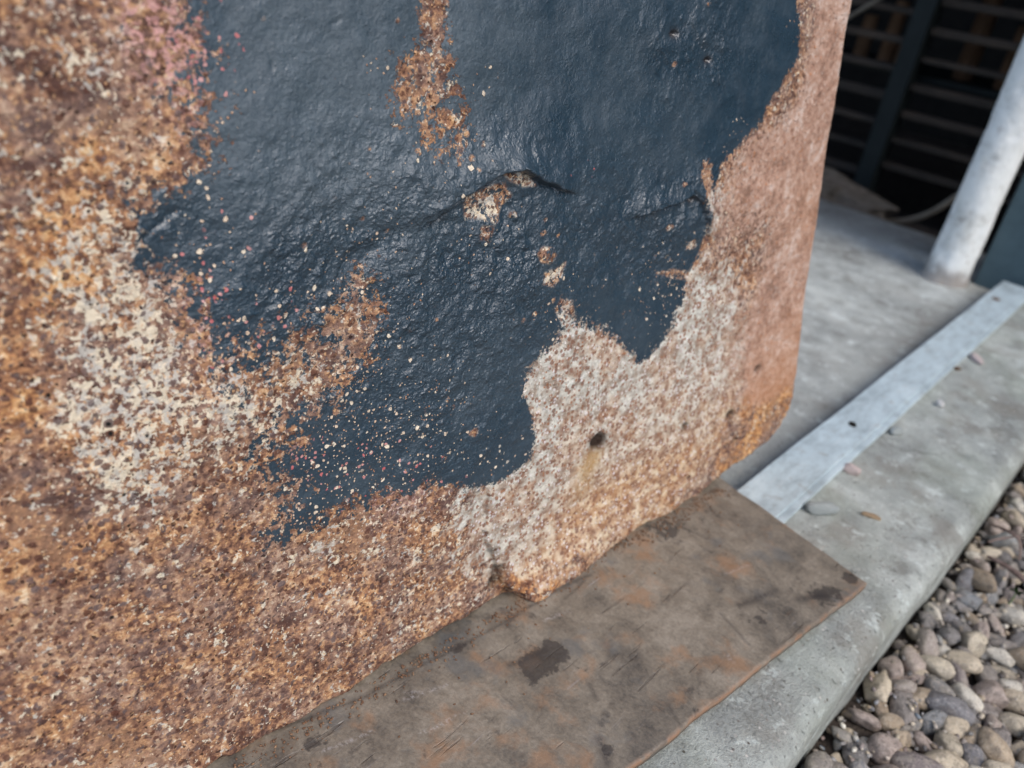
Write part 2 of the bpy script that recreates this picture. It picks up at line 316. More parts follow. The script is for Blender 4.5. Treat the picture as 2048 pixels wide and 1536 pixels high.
M = dict(
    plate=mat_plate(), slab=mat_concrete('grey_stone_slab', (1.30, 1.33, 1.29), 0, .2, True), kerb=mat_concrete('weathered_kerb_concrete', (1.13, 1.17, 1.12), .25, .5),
    bar=mat_bar(), pebble=mat_pebble(),
    alu=mat_alu(),
    post=mat_post('rough_white_limewash', [(.33, (.34, .31, .27)), (.40, (.62, .62, .58)), (.5, (.78, .79, .76)), (.65, (.84, .85, .82))], 16, .85, .25, .004),
    teal=mat_simple('dark_teal_painted_board', [(.3, (.035, .060, .075)), (.5, (.055, .092, .112)), (.7, (.07, .11, .13))], 14, .6, .35, .0006),
    soil=mat_simple('dark_damp_soil', [(.3, (.025, .020, .017)), (.5, (.055, .044, .037)), (.7, (.095, .078, .064))], 60, .95, .15, .006),
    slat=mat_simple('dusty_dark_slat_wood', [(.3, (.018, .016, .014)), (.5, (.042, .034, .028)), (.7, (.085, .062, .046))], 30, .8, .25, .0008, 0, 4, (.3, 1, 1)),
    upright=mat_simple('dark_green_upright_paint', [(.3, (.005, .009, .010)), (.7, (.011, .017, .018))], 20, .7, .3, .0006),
    wood=mat_simple('split_firewood', [(.3, (.07, .038, .023)), (.5, (.13, .072, .042)), (.7, (.19, .115, .07))], 40, .9, .2, .002, 0, 4, (1, 1, .2)),
    cable=mat_simple('dusty_brown_hose', [(.3, (.11, .095, .075)), (.7, (.20, .175, .14))], 40, .8, .3, .0006),
    dirt=mat_simple('brown_earth', [(.3, (.07, .058, .046)), (.5, (.13, .11, .09)), (.7, (.20, .17, .14))], 50, .95, .15, .005),
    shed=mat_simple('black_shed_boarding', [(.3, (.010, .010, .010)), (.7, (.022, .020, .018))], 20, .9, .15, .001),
    twig=mat_simple('dry_reddish_twig', [(.3, (.10, .07, .06)), (.5, (.19, .135, .115)), (.7, (.28, .21, .18))], 120, .85, .2, .0006),
    leaf=mat_simple('small_green_leaf', [(.3, (.06, .14, .03)), (.7, (.12, .24, .05))], 120, .55, .4, .0003),
    screw=mat_simple('rusted_screw_head', [(.3, (.06, .035, .02)), (.7, (.16, .085, .045))], 300, .8, .3, .0004),
    crumb=mat_simple('rust_crumb_brown', [(.3, (.07, .04, .03)), (.5, (.18, .10, .06)), (.7, (.36, .24, .15))], 150, .9, .2, .0004),
    dark=mat_simple('dark_gap', [(.3, (.01, .009, .008)), (.7, (.02, .018, .016))], 100, .9, .1, .0004),
    flake=mat_simple('grey_stone_flake', [(.3, (.24, .26, .25)), (.5, (.34, .37, .36)), (.7, (.44, .47, .46))], 90, .85, .25, .001),
    pinkstone=mat_simple('pale_pink_stone', [(.3, (.42, .33, .30)), (.5, (.56, .46, .43)), (.7, (.68, .60, .57))], 120, .8, .3, .001),
    tanstone=mat_simple('tan_stone', [(.3, (.26, .18, .11)), (.7, (.40, .30, .19))], 120, .8, .3, .001),
    whitestone=mat_simple('whitish_stone', [(.3, (.50, .49, .47)), (.7, (.74, .73, .71))], 120, .8, .3, .001),
)

# ------------------------------------------------------------------ ground
def sheet(name, x0, x1, y0, y1, z, nx, ny, amp, size, mat, seed=0):
    X, Y = np.meshgrid(np.linspace(x0, x1, nx), np.linspace(y0, y1, ny)); Z = z+amp*fbm(X, Y, size, 4, seed)
    I = np.arange(nx*ny).reshape(ny, nx); F = np.stack([I[:-1, :-1], I[:-1, 1:], I[1:, 1:], I[1:, :-1]], -1).reshape(-1, 4)
    return mkobj(name, mesh_np(name, np.stack([X, Y, Z], -1).reshape(-1, 3), F), mat)
tag(sheet('ground', -150, 150, -150, 150, -.16, 60, 60, .0, 1, M['soil']), kind='structure')
gravel_bed = tag(sheet('gravel_bed', -.05, 1.6, -1.2, 1.40, -.082, 260, 400, .004, .03, M['soil'], 3), kind='structure')

def kerb_off(y): return np.interp(y, [-.9, .30, .39, .49, .56, .66, .86, 1.4], [-.020, -.0100, -.0078, -.0038, -.0022, .0010, .0040, .0065])
def slab_mesh(name, prof, y0, y1, ny, amp_top, seed, end_wob=.002, skew=0.):
    """prof: closed cross-section list (x, z) dense; swept along y with uneven relief"""
    P = []
    for (ax, az), (bx, bz) in zip(prof, prof[1:]+prof[:1]):
        k = max(1, int(math.hypot(bx-ax, bz-az)/.004)); k = min(k, 90)
        P += [(ax+(bx-ax)*i/k, az+(bz-az)*i/k) for i in range(k)]
    P = np.array(P); n = len(P); ys = np.linspace(y0, y1, ny)
    X = np.repeat(P[None, :, 0], ny, 0); Z = np.repeat(P[None, :, 1], ny, 0); Y = np.repeat(ys[:, None], n, 1)
    nz = fbm(X*1.0+Z*1.3, Y, .03, 4, seed)*amp_top
    cx, cz = P[:, 0].mean(), P[:, 1].min()
    X2 = X+np.clip((X+.165)/.11, 0, 1)*kerb_off(Y)*skew+fbm(Y, Z, .07, 4, seed+5)*end_wob*np.where(X > cx, 1, 0); Z2 = Z+nz*np.where(Z > -.026, 1, 0)
    V = np.stack([X2, Y, Z2], -1).reshape(-1, 3)
    I = np.arange(n*ny).reshape(ny, n); J = np.roll(I, -1, 1)
    F = np.stack([I[:-1], J[:-1], J[1:], I[1:]], -1).reshape(-1, 4)
    me = mesh_np(name, V, F)
    bm = bmesh.new(); bm.from_mesh(me); bm.verts.ensure_lookup_table()
    for r in (list(I[0]), list(I[-1])):
        try: bm.faces.new([bm.verts[i] for i in r])
        except ValueError: pass
    bmesh.ops.recalc_face_normals(bm, faces=bm.faces); bm.to_mesh(me); bm.free()
    for p in me.polygons: p.use_smooth = len(p.vertices) == 4
    return me
arc = [(-.047+.015*math.sin(a), -.013+.013*math.cos(a)) for a in np.linspace(0, math.pi/2, 8)]
kerb = mkobj('kerb_slab', slab_mesh('kerb_slab', [(-.1865, 0.)]+[(-.1865+.004, .0)]+arc+[(-.040, -.16), (-.1865, -.16)], -.9, 1.405, 620, .0008, 2, .0014, 1.), M['kerb'])
tag(kerb, kind='structure')
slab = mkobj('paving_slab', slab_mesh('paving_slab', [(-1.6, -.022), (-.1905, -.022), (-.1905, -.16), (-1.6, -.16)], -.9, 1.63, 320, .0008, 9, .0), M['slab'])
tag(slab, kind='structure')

# ------------------------------------------------------------------ shed and the post on its front line
def box(bm, x0, x1, y0, y1, z0, z1):
    v = [bm.verts.new(p) for p in ((x0, y0, z0), (x1, y0, z0), (x1, y1, z0), (x0, y1, z0), (x0, y0, z1), (x1, y0, z1), (x1, y1, z1), (x0, y1, z1))]
    for f in ((0, 3, 2, 1), (4, 5, 6, 7), (0, 1, 5, 4), (1, 2, 6, 5), (2, 3, 7, 6), (3, 0, 4, 7)): bm.faces.new([v[i] for i in f])
def boxobj(name, x0, x1, y0, y1, z0, z1, mat, parent=None, bev=.002):
    bm = bmesh.new(); box(bm, x0, x1, y0, y1, z0, z1)
    if bev: bmesh.ops.bevel(bm, geom=bm.edges[:], offset=bev, segments=2, affect='EDGES')
    return mkobj(name, bm_mesh(name, bm), mat, parent)
def empty(name, loc=(0, 0, 0)):
    o = bpy.data.objects.new(name, None); COL.objects.link(o); o.location = loc; return o

shed = empty('open_shed'); tag(shed, 'dark open-fronted shed behind the white post, black inside', 'shed')
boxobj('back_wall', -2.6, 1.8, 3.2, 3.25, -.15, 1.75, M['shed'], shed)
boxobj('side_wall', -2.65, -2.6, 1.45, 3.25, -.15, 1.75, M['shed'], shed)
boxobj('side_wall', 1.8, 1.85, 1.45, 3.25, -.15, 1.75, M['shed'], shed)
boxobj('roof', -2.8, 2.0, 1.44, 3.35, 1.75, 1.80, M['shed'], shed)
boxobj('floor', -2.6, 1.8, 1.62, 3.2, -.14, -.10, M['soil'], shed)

# post: whitewashed, uneven outline
def lathe_uneven(name, r, z0, z1, nseg, nz, amp, seed, flare=.0):
    V = []; F = []
    for j in range(nz):
        z = z0+(z1-z0)*j/(nz-1)
        for i in range(nseg):
            a = 2*math.pi*i/nseg
            p = Vector((math.cos(a), math.sin(a), z*14+seed)); c_ = mnoise.noise(p*2.3); d = mnoise.noise(p*.7)*amp*.8-max(0, c_-.28)*amp*2.2+mnoise.noise(p*7)*amp*.16
            rr = r+d+flare*math.exp(-(z-z0)/.012)
            if j == nz-1: rr *= .96
            V.append((rr*math.cos(a), rr*math.sin(a), z))
    for j in range(nz-1):
        for i in range(nseg):
            k = (i+1) % nseg; F.append((j*nseg+i, j*nseg+k, (j+1)*nseg+k, (j+1)*nseg+i))
    return mesh_np(name, V, F)
post = mkobj('white_post', lathe_uneven('white_post',   .0315, -.022, 1.752, 40, 420, .0034, 3.3, .005), M['post']); post.location = (-.268, 1.40, 0)
tag(post, 'rough white round post standing on the grey stone slab', 'post')

board = boxobj('teal_board', -.231, .55, 1.428, 1.450, -.03, 1.1, M['teal'], None, .002)
tag(board, 'dark teal board standing upright to the right of the white post', 'board')

# slatted rack with firewood behind it
rack = empty('slatted_rack', (0, 1.95, -.1)); tag(rack, 'dark slatted rack standing inside the shed behind the slabs', 'rack')
def part_box(name, x0, x1, y0, y1, z0, z1, mat, parent, bev=.0015):
    o = boxobj(name, x0, x1, y0, y1, z0, z1, mat, None, bev); o.parent = parent; o.matrix_parent_inverse = Matrix.Translation(-Vector(parent.location)); return o
for x in (-1.02, -.632, -.27, .08):
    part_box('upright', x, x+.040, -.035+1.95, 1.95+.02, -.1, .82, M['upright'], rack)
for k in range(15):
    z = .014+k*.0565
    for x0, x1, dz in ((-.592, -.27, 0), (-.982, -.632, -.028), (-.23, .08, .0)):
        w_ = .014+random.uniform(-.004, .004)
        o = part_box('slat', x0+.0015, x1-.0015, 1.938, 1.962+random.uniform(0, .02), z+dz-w_/2, z+dz+w_/2, M['slat'], rack)
for k, z in enumerate((.20, .43, .65)):
    part_box('shelf', -.98, .08, 1.985, 2.28, z-.006, z+.006, M['upright'], rack)
def log_mesh(seed, r, L):
    bm = bmesh.new(); bmesh.ops.create_cone(bm, cap_ends=True, segments=9, radius1=r, radius2=r*.9, depth=L)
    for v in bm.verts:
        q = mnoise.noise(Vector((v.co.x*40, v.co.y*40, seed)))*.3; v.co.x *= 1+q; v.co.y *= 1-q*.6
    bmesh.ops.bevel(bm, geom=bm.edges[:], offset=.0012, segments=1, affect='EDGES')
    return bm_mesh('firewood_log', bm)
logs = [(-.700, 2.035, .305, 'short orange brown log standing nearest the left end of the slatted rack', .017, .07), (-.672, 2.05, .24, 'small reddish brown log standing low behind the left slats', .014, .05),
        (-.765, 2.06, .26, 'dull brown log hidden behind the rusty plate side of the rack', .018, .08), (-.44, 2.05, .312, 'orange brown log behind the right slats near the white post', .018, .04), (-.53, 2.07, .335, 'grey brown log standing on the upper right shelf of the rack', .02, .09)]
for i, (x, y, z, lb, r, L) in enumerate(logs):
    base = .206 if z < .43 else .436
    o = mkobj('firewood_log', log_mesh(i*3.1, r, (z+L/2-base)), M['wood']); o.location = (x, y, base+(z+L/2-base)/2)
    tag(o, lb, 'log', 'firewood logs behind the slats')

def tube(name, pts, r, mat, seg=8, parent=None, taper=None):
    cu = bpy.data.curves.new(name, 'CURVE'); cu.dimensions = '3D'; cu.bevel_depth = r; cu.bevel_resolution = 3; cu.resolution_u = 8; cu.use_fill_caps = True
    s = cu.splines.new('NURBS'); s.points.add(len(pts)-1); s.use_endpoint_u = True; s.order_u = 3
    for i, p in enumerate(pts):
        s.points[i].co = (*p, 1); s.points[i].radius = taper[i] if taper else 1
    o = bpy.data.objects.new(name, cu); COL.objects.link(o); cu.materials.append(mat)
    dg = bpy.context.evaluated_depsgraph_get(); me = bpy.data.meshes.new_from_object(o.evaluated_get(dg)); bpy.data.objects.remove(o)
    for p in me.polygons: p.use_smooth = True
    return mkobj(name, me, None, parent)
tag(tube('garden_hose', [(-1.05, 1.83, .02), (-.80, 1.82, -.028), (-.68, 1.81, -.062), (-.58, 1.81, -.082), (-.50, 1.80, -.074), (-.43, 1.81, -.038), (-.39, 1.83, .02), (-.33, 1.88, .11), (-.27, 1.90, .16)], .007, M['cable']), 'thin dusty brown hose curving up behind the white post', 'hose')
bm = bmesh.new(); bmesh.ops.create_icosphere(bm, subdivisions=5, radius=1)
for v in bm.verts:
    p = v.co.copy(); q = 1+.18*mnoise.fractal(p*2.2, 1, 2, 4); v.co = Vector((p.x*.30*q, p.y*.085*q, p.z*.055*q))
ms = mkobj('earth_mound', bm_mesh('earth_mound', bm, True), M['dirt']); ms.location = (-.80, 1.76, -.045)
tag(ms, 'low brown heap of earth behind the far edge of the slab', 'earth heap')
tag(tube('wooden_lath', [(-.80, 1.915, .262), (-.70, 1.907, .342), (-.62, 1.90, .415)], .0045, M['cable']), 'thin pale stick leaning diagonally across the rack slats', 'stick')

# ------------------------------------------------------------------ aluminium strip
strip = empty('aluminium_strip', (-.166, .9, .003)); tag(strip, 'dull silver metal strip running along the step between the slabs', 'metal strip')
def strip_mesh():
    prof = [(-.1888, -.0215), (-.1888, .0048), (-.1882, .0055), (-.1496, .0055), (-.1490, .0040), (-.1482, .0038), (-.1474, .0048), (-.1428, .0046), (-.1422, .0040), (-.1422, .0014), (-.1858, .0014), (-.1868, -.0215)]
    ny = 160; V = []; F = []; n = len(prof)
    for j in range(ny):
        y = .30+(1.404-.30)*j/(ny-1)
        for (x, z) in prof:
            d = mnoise.noise(Vector((x*6, y*5, 1.7)))*.0009+mnoise.noise(Vector((y*23, 4.1, x*2)))*.0004
            V.append((x+mnoise.noise(Vector((y*7, 9., 0)))*.0009+.166, y-.9, max(z, z+d)-.003 if z > 0 else z-.003))
    for j in range(ny-1):
        for i in range(n):
            k = (i+1) % n; F.append((j*n+i, (j+1)*n+i, (j+1)*n+k, j*n+k))
    me = mesh_np('metal_angle', V, F, False)
    bm = bmesh.new(); bm.from_mesh(me); bm.verts.ensure_lookup_table()
    bm.faces.new([bm.verts[i] for i in range(n)]); bm.faces.new([bm.verts[(ny-1)*n+i] for i in range(n)])
    bmesh.ops.recalc_face_normals(bm, faces=bm.faces); bm.to_mesh(me); bm.free(); return me
mkobj('metal_angle', strip_mesh(), M['alu'], strip)
def disc(name, x, y, z, rx, ry, mat, parent, h=.0012, rot=0.):
    bm = bmesh.new(); bmesh.ops.create_cone(bm, cap_ends=True, segments=20, radius1=1, radius2=.8, depth=1)
    for v in bm.verts: v.co = Vector((v.co.x*rx, v.co.y*ry, v.co.z*h))
    o = mkobj(name, bm_mesh(name, bm), mat, parent); o.location = (x-parent.location.x, y-parent.location.y, z-parent.location.z); o.rotation_euler.z = rot; return o
disc('screw_hole', -.1679, .7535, .0061, .0042, .0052, M['dark'], strip, .0012, .5)
disc('screw_head', -.1736, 1.3001, .0066, .006, .006, M['screw'], strip)

# ------------------------------------------------------------------ flat rusty bar under the plate
def bar_mesh():
    # local frame: x across (0 = open long edge), y along (0 = near end), from corner points measured on the ground
    c0 = np.array([-.0652, .5278]); d = np.array([-.0973, .2713])-c0; d /= np.linalg.norm(d); e = np.array([-.2074, .5514])-c0; e /= np.linalg.norm(e)
    L, Wd = .95, .23; na, nb = 700, 180
    A, Bq = np.meshgrid(np.linspace(0, L, na), np.linspace(0, Wd, nb), indexing='ij')
    wob = fbm(A, A*0, .03, 4, 4)*.0007; wobe = fbm(Bq, Bq*0, .02, 4, 8)*.0009
    a = A+np.where(A < .02, wobe, 0)*(1-A/.02).clip(0, 1); b = Bq+wob*(1-Bq/.02).clip(0, 1)
    rad = .0008; de = np.minimum(np.minimum(A, Bq), np.minimum(L-A, Wd-Bq))
    Z = .0118+fbm(A, Bq, .05, 4, 12)*.0005-np.where(de < rad, rad-np.sqrt(np.maximum(rad*rad-(rad-de)**2, 0)), 0)
    X = c0[0]+d[0]*a+e[0]*b; Y = c0[1]+d[1]*a+e[1]*b
    I = np.arange(na*nb).reshape(na, nb); F = np.stack([I[:-1, :-1], I[:-1, 1:], I[1:, 1:], I[1:, :-1]], -1).reshape(-1, 4)
    ring = np.concatenate([I[:, 0], I[-1, 1:], I[-2::-1, -1], I[0, -2:0:-1]])
    V = np.stack([X, Y, Z], -1).reshape(-1, 3); m = len(V); VB = V[ring].copy(); VB[:, 2] = .0062
    F2 = np.stack([ring, m+np.arange(len(ring)), m+np.roll(np.arange(len(ring)), -1), np.roll(ring, -1)], -1)
    me = mesh_np('flat_bar', np.concatenate([V, VB]), np.concatenate([F, F2]))
    bm = bmesh.new(); bm.from_mesh(me); bm.verts.ensure_lookup_table(); bm.faces.new([bm.verts[m+i] for i in range(len(ring))])
    bmesh.ops.recalc_face_normals(bm, faces=bm.faces); bm.to_mesh(me); bm.free()
    st = np.zeros(m+len(ring)); rim = np.zeros(m+len(ring)); xs = np.concatenate([V, VB])[:, 0]; ys = np.concatenate([V, VB])[:, 1]
    for x, y, s, k in [(-0.1765, 0.2863, 0.0093, 1.0), (-0.1767, 0.3007, 0.0064, 0.8), (-0.1753, 0.2736, 0.0055, 0.6), (-0.0827, 0.4834, 0.0085, 0.8), (-0.0785, 0.4998, 0.0063, 0.6), (-0.1979, 0.4702, 0.0166, 0.5), (-0.2037, 0.4442, 0.0121, 0.4), (-0.1004, 0.4264, 0.0065, 0.6), (-0.0775, 0.5248, 0.0061, 0.6), (-0.1114, 0.2694, 0.0034, 0.8), (-0.0892, 0.3306, 0.0049, 0.5), (-0.2176, 0.1562, 0.0129, 0.45), (-0.0753, 0.5194, 0.0041, 0.5), (-0.215, 0.2555, 0.0055, 0.6)]:
        st += k*np.exp(-((xs-x)**2+(ys-y)**2)/(2*s*s))
    dk = np.zeros(len(xs)); lt = np.zeros(len(xs)); jx = fbm(xs, ys, .02, 3, 5)*.0012
    for P, w_ in [([(-0.2399, 0.1465), (-0.2283, 0.1835), (-0.2195, 0.2432), (-0.2128, 0.2886), (-0.21, 0.3394), (-0.2034, 0.3697)], 0.0014), ([(-0.1997, 0.3378), (-0.2034, 0.3697)], 0.0009), ([(-0.1065, 0.3221), (-0.0935, 0.3156)], 0.0012), ([(-0.1235, 0.4124), (-0.0953, 0.403)], 0.0009), ([(-0.1458, 0.297), (-0.1362, 0.2921)], 0.0014), ([(-0.1189, 0.2723), (-0.1077, 0.2645)], 0.003), ([(-0.2551, 0.2844), (-0.2346, 0.2853)], 0.003), ([(-0.1872, 0.2708), (-0.1808, 0.2958)], 0.002), ([(-0.1178, 0.4299), (-0.1082, 0.4637)], 0.003), ([(-0.0914, 0.4691), (-0.0813, 0.4888)], 0.003)]: dk = np.maximum(dk, np.exp(-(seg_dist(xs+jx, ys, P)[0]/w_)**2))
    for P, w_ in [([(-0.2119, 0.2059), (-0.2008, 0.2321)], 0.001), ([(-0.2134, 0.2108), (-0.2059, 0.2231)], 0.0008), ([(-0.1979, 0.3129), (-0.1907, 0.3322)], 0.0011), ([(-0.1414, 0.4501), (-0.1331, 0.4724)], 0.0008), ([(-0.1878, 0.1998), (-0.1814, 0.2276)], 0.001), ([(-0.2152, 0.1545), (-0.2074, 0.1812)], 0.001), ([(-0.1011, 0.3837), (-0.0958, 0.3809)], 0.0012)]: lt = np.maximum(lt, np.exp(-(seg_dist(xs+jx, ys, P)[0]/w_)**2))
    dd = np.minimum(A, Bq).ravel(); rim[:m] = np.exp(-(dd/.0013)**2); rim[m:] = 1
    for nme, v in (('stain', st), ('rim', rim), ('scratch', dk), ('scuff', lt)):
        at = me.attributes.new(nme, 'FLOAT', 'POINT'); at.data.foreach_set('value', v.astype(np.float32))
    return me
bar = mkobj('flat_steel_bar', bar_mesh(), M['bar'])
tag(bar, 'wide flat brown rust-stained bar lying under the big rusty plate', 'flat bar')

# ------------------------------------------------------------------ the big rusty plate (coordinates in mm on its own face)
U = Vector((.0963, .9954, 0)); Vv = Vector((-.1557, .0151, .9877)); Nn = U.cross(Vv)
plate_mat = Matrix((U, Vv, Nn)).transposed().to_4x4(); plate_mat.translation = Vector((-.2413, .1100, .0125))
OUT = [(-12.6, 0.7), (0.0, 0.0), (35.1, -2.4), (65.1, -3.0), (91.2, 0.5), (130.1, 2.9), (164.9, 4.4), (194.1, 5.6), (204.7, 4.2), (208.6, -3.6), (219.9, -11.2), (238.8, -15.9), (261.4, -18.8), (275.8, -16.1), (284.3, -6.1), (308.0, -2.3), (336.5, -0.0), (361.2, -2.8), (373.4, 0.1), (406.5, -1.0), (426.1, 4.3), (439.7, 7.4), (476.2, 10.3), (510.3, 16.0), (530.2, 32.2), (536.2, 47.8), (534.1, 77.5), (528.8, 116.0), (526.5, 160.5), (524.6, 210.6), (518.7, 272.8), (516.0, 326.1), (513.4, 369.1)]
OUT = [(a_+(2.8 if b_ > 60 else 0.), b_+(1.3 if a_ < OUT[7][0]+.01 else -1.2*math.exp(-((a_-OUT[10][0])/16)**2))) for a_, b_ in OUT]
OUTL = [(-420, OUT[0][1]+2)]+OUT+[(511, 560), (-420, 560)]
def smooth_poly(P, it=1):
    for _ in range(it):
        Q = []
        for i in range(len(P)):
            a, b = P[i], P[(i+1) % len(P)]
            Q += [(a[0]*.75+b[0]*.25, a[1]*.75+b[1]*.25), (a[0]*.25+b[0]*.75, a[1]*.25+b[1]*.75)]
        P = Q
    return P
PAINT = [(37.3, 359.7), (36.9, 350.3), (37.9, 340.6), (38.3, 334.0), (37.6, 322.1), (34.7, 311.7), (36.3, 300.8), (37.7, 293.4), (26.5, 288.8), (12.8, 283.7), (7.5, 276.0), (4.6, 269.0), (8.4, 260.8), (14.6, 251.9), (21.0, 242.5), (23.5, 231.5), (28.2, 219.5), (32.8, 208.2), (42.1, 207.3), (56.5, 212.6), (72.5, 213.6), (83.8, 219.5), (92.8, 228.4), (97.8, 240.6), (101.4, 238.3), (103.9, 226.2), (108.9, 215.3), (105.5, 203.3), (96.6, 193.8), (84.5, 184.1), (73.7, 182.0), (62.9, 176.3), (62.0, 166.1), (51.8, 164.9), (40.8, 165.0), (49.1, 150.7), (56.6, 135.5), (48.0, 126.4), (41.9, 117.6), (57.4, 114.5), (68.4, 116.2), (91.5, 117.8), (116.1, 115.3), (132.5, 114.0), (151.5, 105.7), (171.8, 97.8), (187.3, 97.8), (210.8, 101.7), (213.3, 118.9), (210.9, 133.2), (203.0, 148.7), (204.0, 161.1), (214.3, 170.4), (224.1, 175.0), (229.8, 183.1), (244.4, 184.6), (267.3, 176.3), (282.5, 165.1), (297.9, 152.1), (310.7, 139.9), (324.6, 145.5), (335.2, 153.6), (344.3, 164.7), (351.8, 178.2), (354.2, 194.8), (363.4, 210.6), (365.3, 234.1), (358.6, 244.8), (349.5, 257.9), (352.1, 271.4), (360.5, 267.0), (368.5, 245.3), (374.0, 265.9), (395.4, 277.2), (415.3, 292.2), (423.1, 307.9), (442.2, 323.4), (451.0, 336.0), (444.0, 351.3), (429.3, 383.1)]
STREAK = [(135.0, 365.6), (136.4, 346.4), (138.9, 338.5), (127.2, 330.4), (121.7, 321.4), (123.5, 314.2), (131.3, 307.2), (136.7, 300.4), (145.1, 295.9), (155.5, 293.5), (162.4, 299.0), (161.5, 304.5), (153.4, 310.6), (150.0, 324.1), (151.9, 342.8), (149.3, 366.4)]
ISL = [[(158.5, 267.5), (169.6, 270.0), (184.3, 272.5), (190.3, 265.3), (183.0, 259.0), (180.5, 252.1), (170.4, 255.9), (160.7, 256.7)], [(183.9, 276.5), (192.7, 277.7), (202.6, 273.3), (206.4, 268.8), (196.4, 269.8), (187.7, 273.2)], [(169.8, 251.7), (178.2, 250.6), (175.9, 242.8), (169.2, 245.4)], [(213.5, 220.7), (225.1, 221.6), (232.1, 223.7), (228.7, 216.0), (221.8, 210.8), (213.0, 214.7)], [(207.5, 232.7), (211.9, 235.4), (218.8, 233.8), (222.3, 228.7), (217.8, 225.4), (210.0, 227.8)], [(319.5, 201.5), (335.1, 201.5), (353.9, 196.6), (353.9, 190.6), (333.3, 196.4)], [(224.4, 196.5), (229.5, 204.6), (239.1, 196.6), (244.2, 186.2), (231.6, 185.8)]]
DOTS = [(72.0, 256.7, 1.17, 1.08), (125.5, 206.5, 1.19, 1.05), (165.8, 136.8, 2.91, 2.54), (144.7, 127.5, 1.72, 1.57), (148.4, 161.4, 1.35, 1.18), (131.4, 291.3, 1.67, 1.33), (107.1, 294.1, 0.51, 0.42), (212.2, 243.3, 2.27, 1.66), (223.8, 240.3, 1.57, 1.13), (213.7, 250.0, 1.13, 0.82), (351.3, 215.9, 5.09, 3.2), (324.8, 231.1, 3.13, 2.0), (332.9, 257.6, 2.6, 1.61), (350.5, 261.0, 2.17, 1.31), (171.2, 292.0, 1.59, 1.18), (162.5, 286.0, 1.87, 1.41), (164.7, 280.6, 1.26, 0.96), (157.0, 290.6, 1.52, 1.16), (199.5, 195.8, 1.52, 1.19), (207.8, 197.6, 1.56, 1.2), (222.3, 203.0, 2.02, 1.52), (236.9, 198.6, 2.12, 1.56), (140.9, 208.4, 0.94, 0.8), (114.5, 256.7, 0.82, 0.7), (102.0, 264.1, 1.03, 0.89), (74.2, 188.3, 1.27, 1.25), (81.5, 197.8, 1.29, 1.24), (124.7, 345.2, 1.28, 0.97), (313.2, 327.3, 1.86, 1.09), (340.3, 359.7, 1.95, 1.07), (54.8, 223.5, 1.14, 1.13), (161.5, 297.2, 1.84, 1.38), (190.7, 255.5, 2.11, 1.57), (377.2, 264.0, 1.73, 1.01), (151.8, 156.0, 1.37, 1.2), (109.9, 245.7, 0.81, 0.71)]
xs = np.concatenate([np.linspace(-.42, -.105, 60, endpoint=False), np.arange(-.105, .560, .00072)])*1000
ys = np.concatenate([np.arange(-.028, .372, .00072), np.linspace(.372, .56, 50)])*1000
X, Y = np.meshgrid(xs, ys); ny_, nx_ = X.shape
poly = smooth_poly(OUTL, 2)
# rough, flaky contour: jagged along the foot, straight along the side
sd = sdf(X, Y, poly)
_, _, QX, QY = seg_dist(X, Y, poly, True)
jag = fbm(X, Y, 9, 4, 21)*1.3*np.where(Y < 60, 1, .22)
sdj = sd+jag
ins = sdj > 0
I = np.arange(nx_*ny_).reshape(ny_, nx_)
quad = np.stack([I[:-1, :-1], I[:-1, 1:], I[1:, 1:], I[1:, :-1]], -1).reshape(-1, 4)
insf = ins.ravel(); keep = insf[quad].sum(1) >= 3; quad = quad[keep]
used = np.unique(quad); gy, gx = np.gradient(sdj, ys, xs); gl = np.hypot(gx, gy)+1e-6
out = (~ins) & (sdj > -4)
X = np.where(out, X-gx/gl**2*sdj, X); Y = np.where(out, Y-gy/gl**2*sdj, Y)
de = np.maximum(sdj, 0)
x, y = X.ravel()[used], Y.ravel()[used]; de = de.ravel()[used]
# fields
def blobs(L):
    r = np.zeros(x.shape)
    for bx, by, sx, sy, k in L: r += k*np.exp(-((x-bx)**2/(2*sx*sx)+(y-by)**2/(2*sy*sy)))
    return r
paint = np.minimum(sdf(x, y, PAINT), -sdf(x, y, STREAK))
scab = np.zeros(x.shape)
for P in ISL:
    s_ = sdf(x, y, P); scab = np.maximum(scab, sstep(-1.2, .8, s_))
for bx, by, sx, sy in DOTS:
    q = np.hypot((x-bx)/sx, (y-by)/sy)+fbm(x, y, 3, 2, 5)*.25; scab = np.maximum(scab, 1.4*sstep(1.25, .75, q))
soft = np.clip(blobs([(32.6, 325.6, 13.08, 12.1, 0.9), (32.7, 299.3, 11.6, 11.05, 0.6), (5.2, 274.5, 10.66, 11.13, 0.5), (20.5, 238.5, 14.02, 14.58, 0.5), (56.1, 208.0, 26.95, 26.35, 0.55), (92.2, 218.9, 24.69, 22.27, 0.35), (68.3, 179.8, 23.65, 23.25, 0.5), (50.2, 149.0, 20.23, 21.33, 0.55), (85.6, 117.9, 36.58, 36.33, 0.4), (137.0, 313.8, 25.95, 19.51, 0.55), (151.0, 293.3, 18.32, 13.83, 0.35), (235.9, 184.8, 26.59, 19.55, 0.25), (4.4, 340.0, 19.7, 19.02, 0.9), (36.6, 199.0, 18.09, 18.77, 0.5), (331.7, 174.4, 34.67, 22.7, 0.2)]), 0, 1)
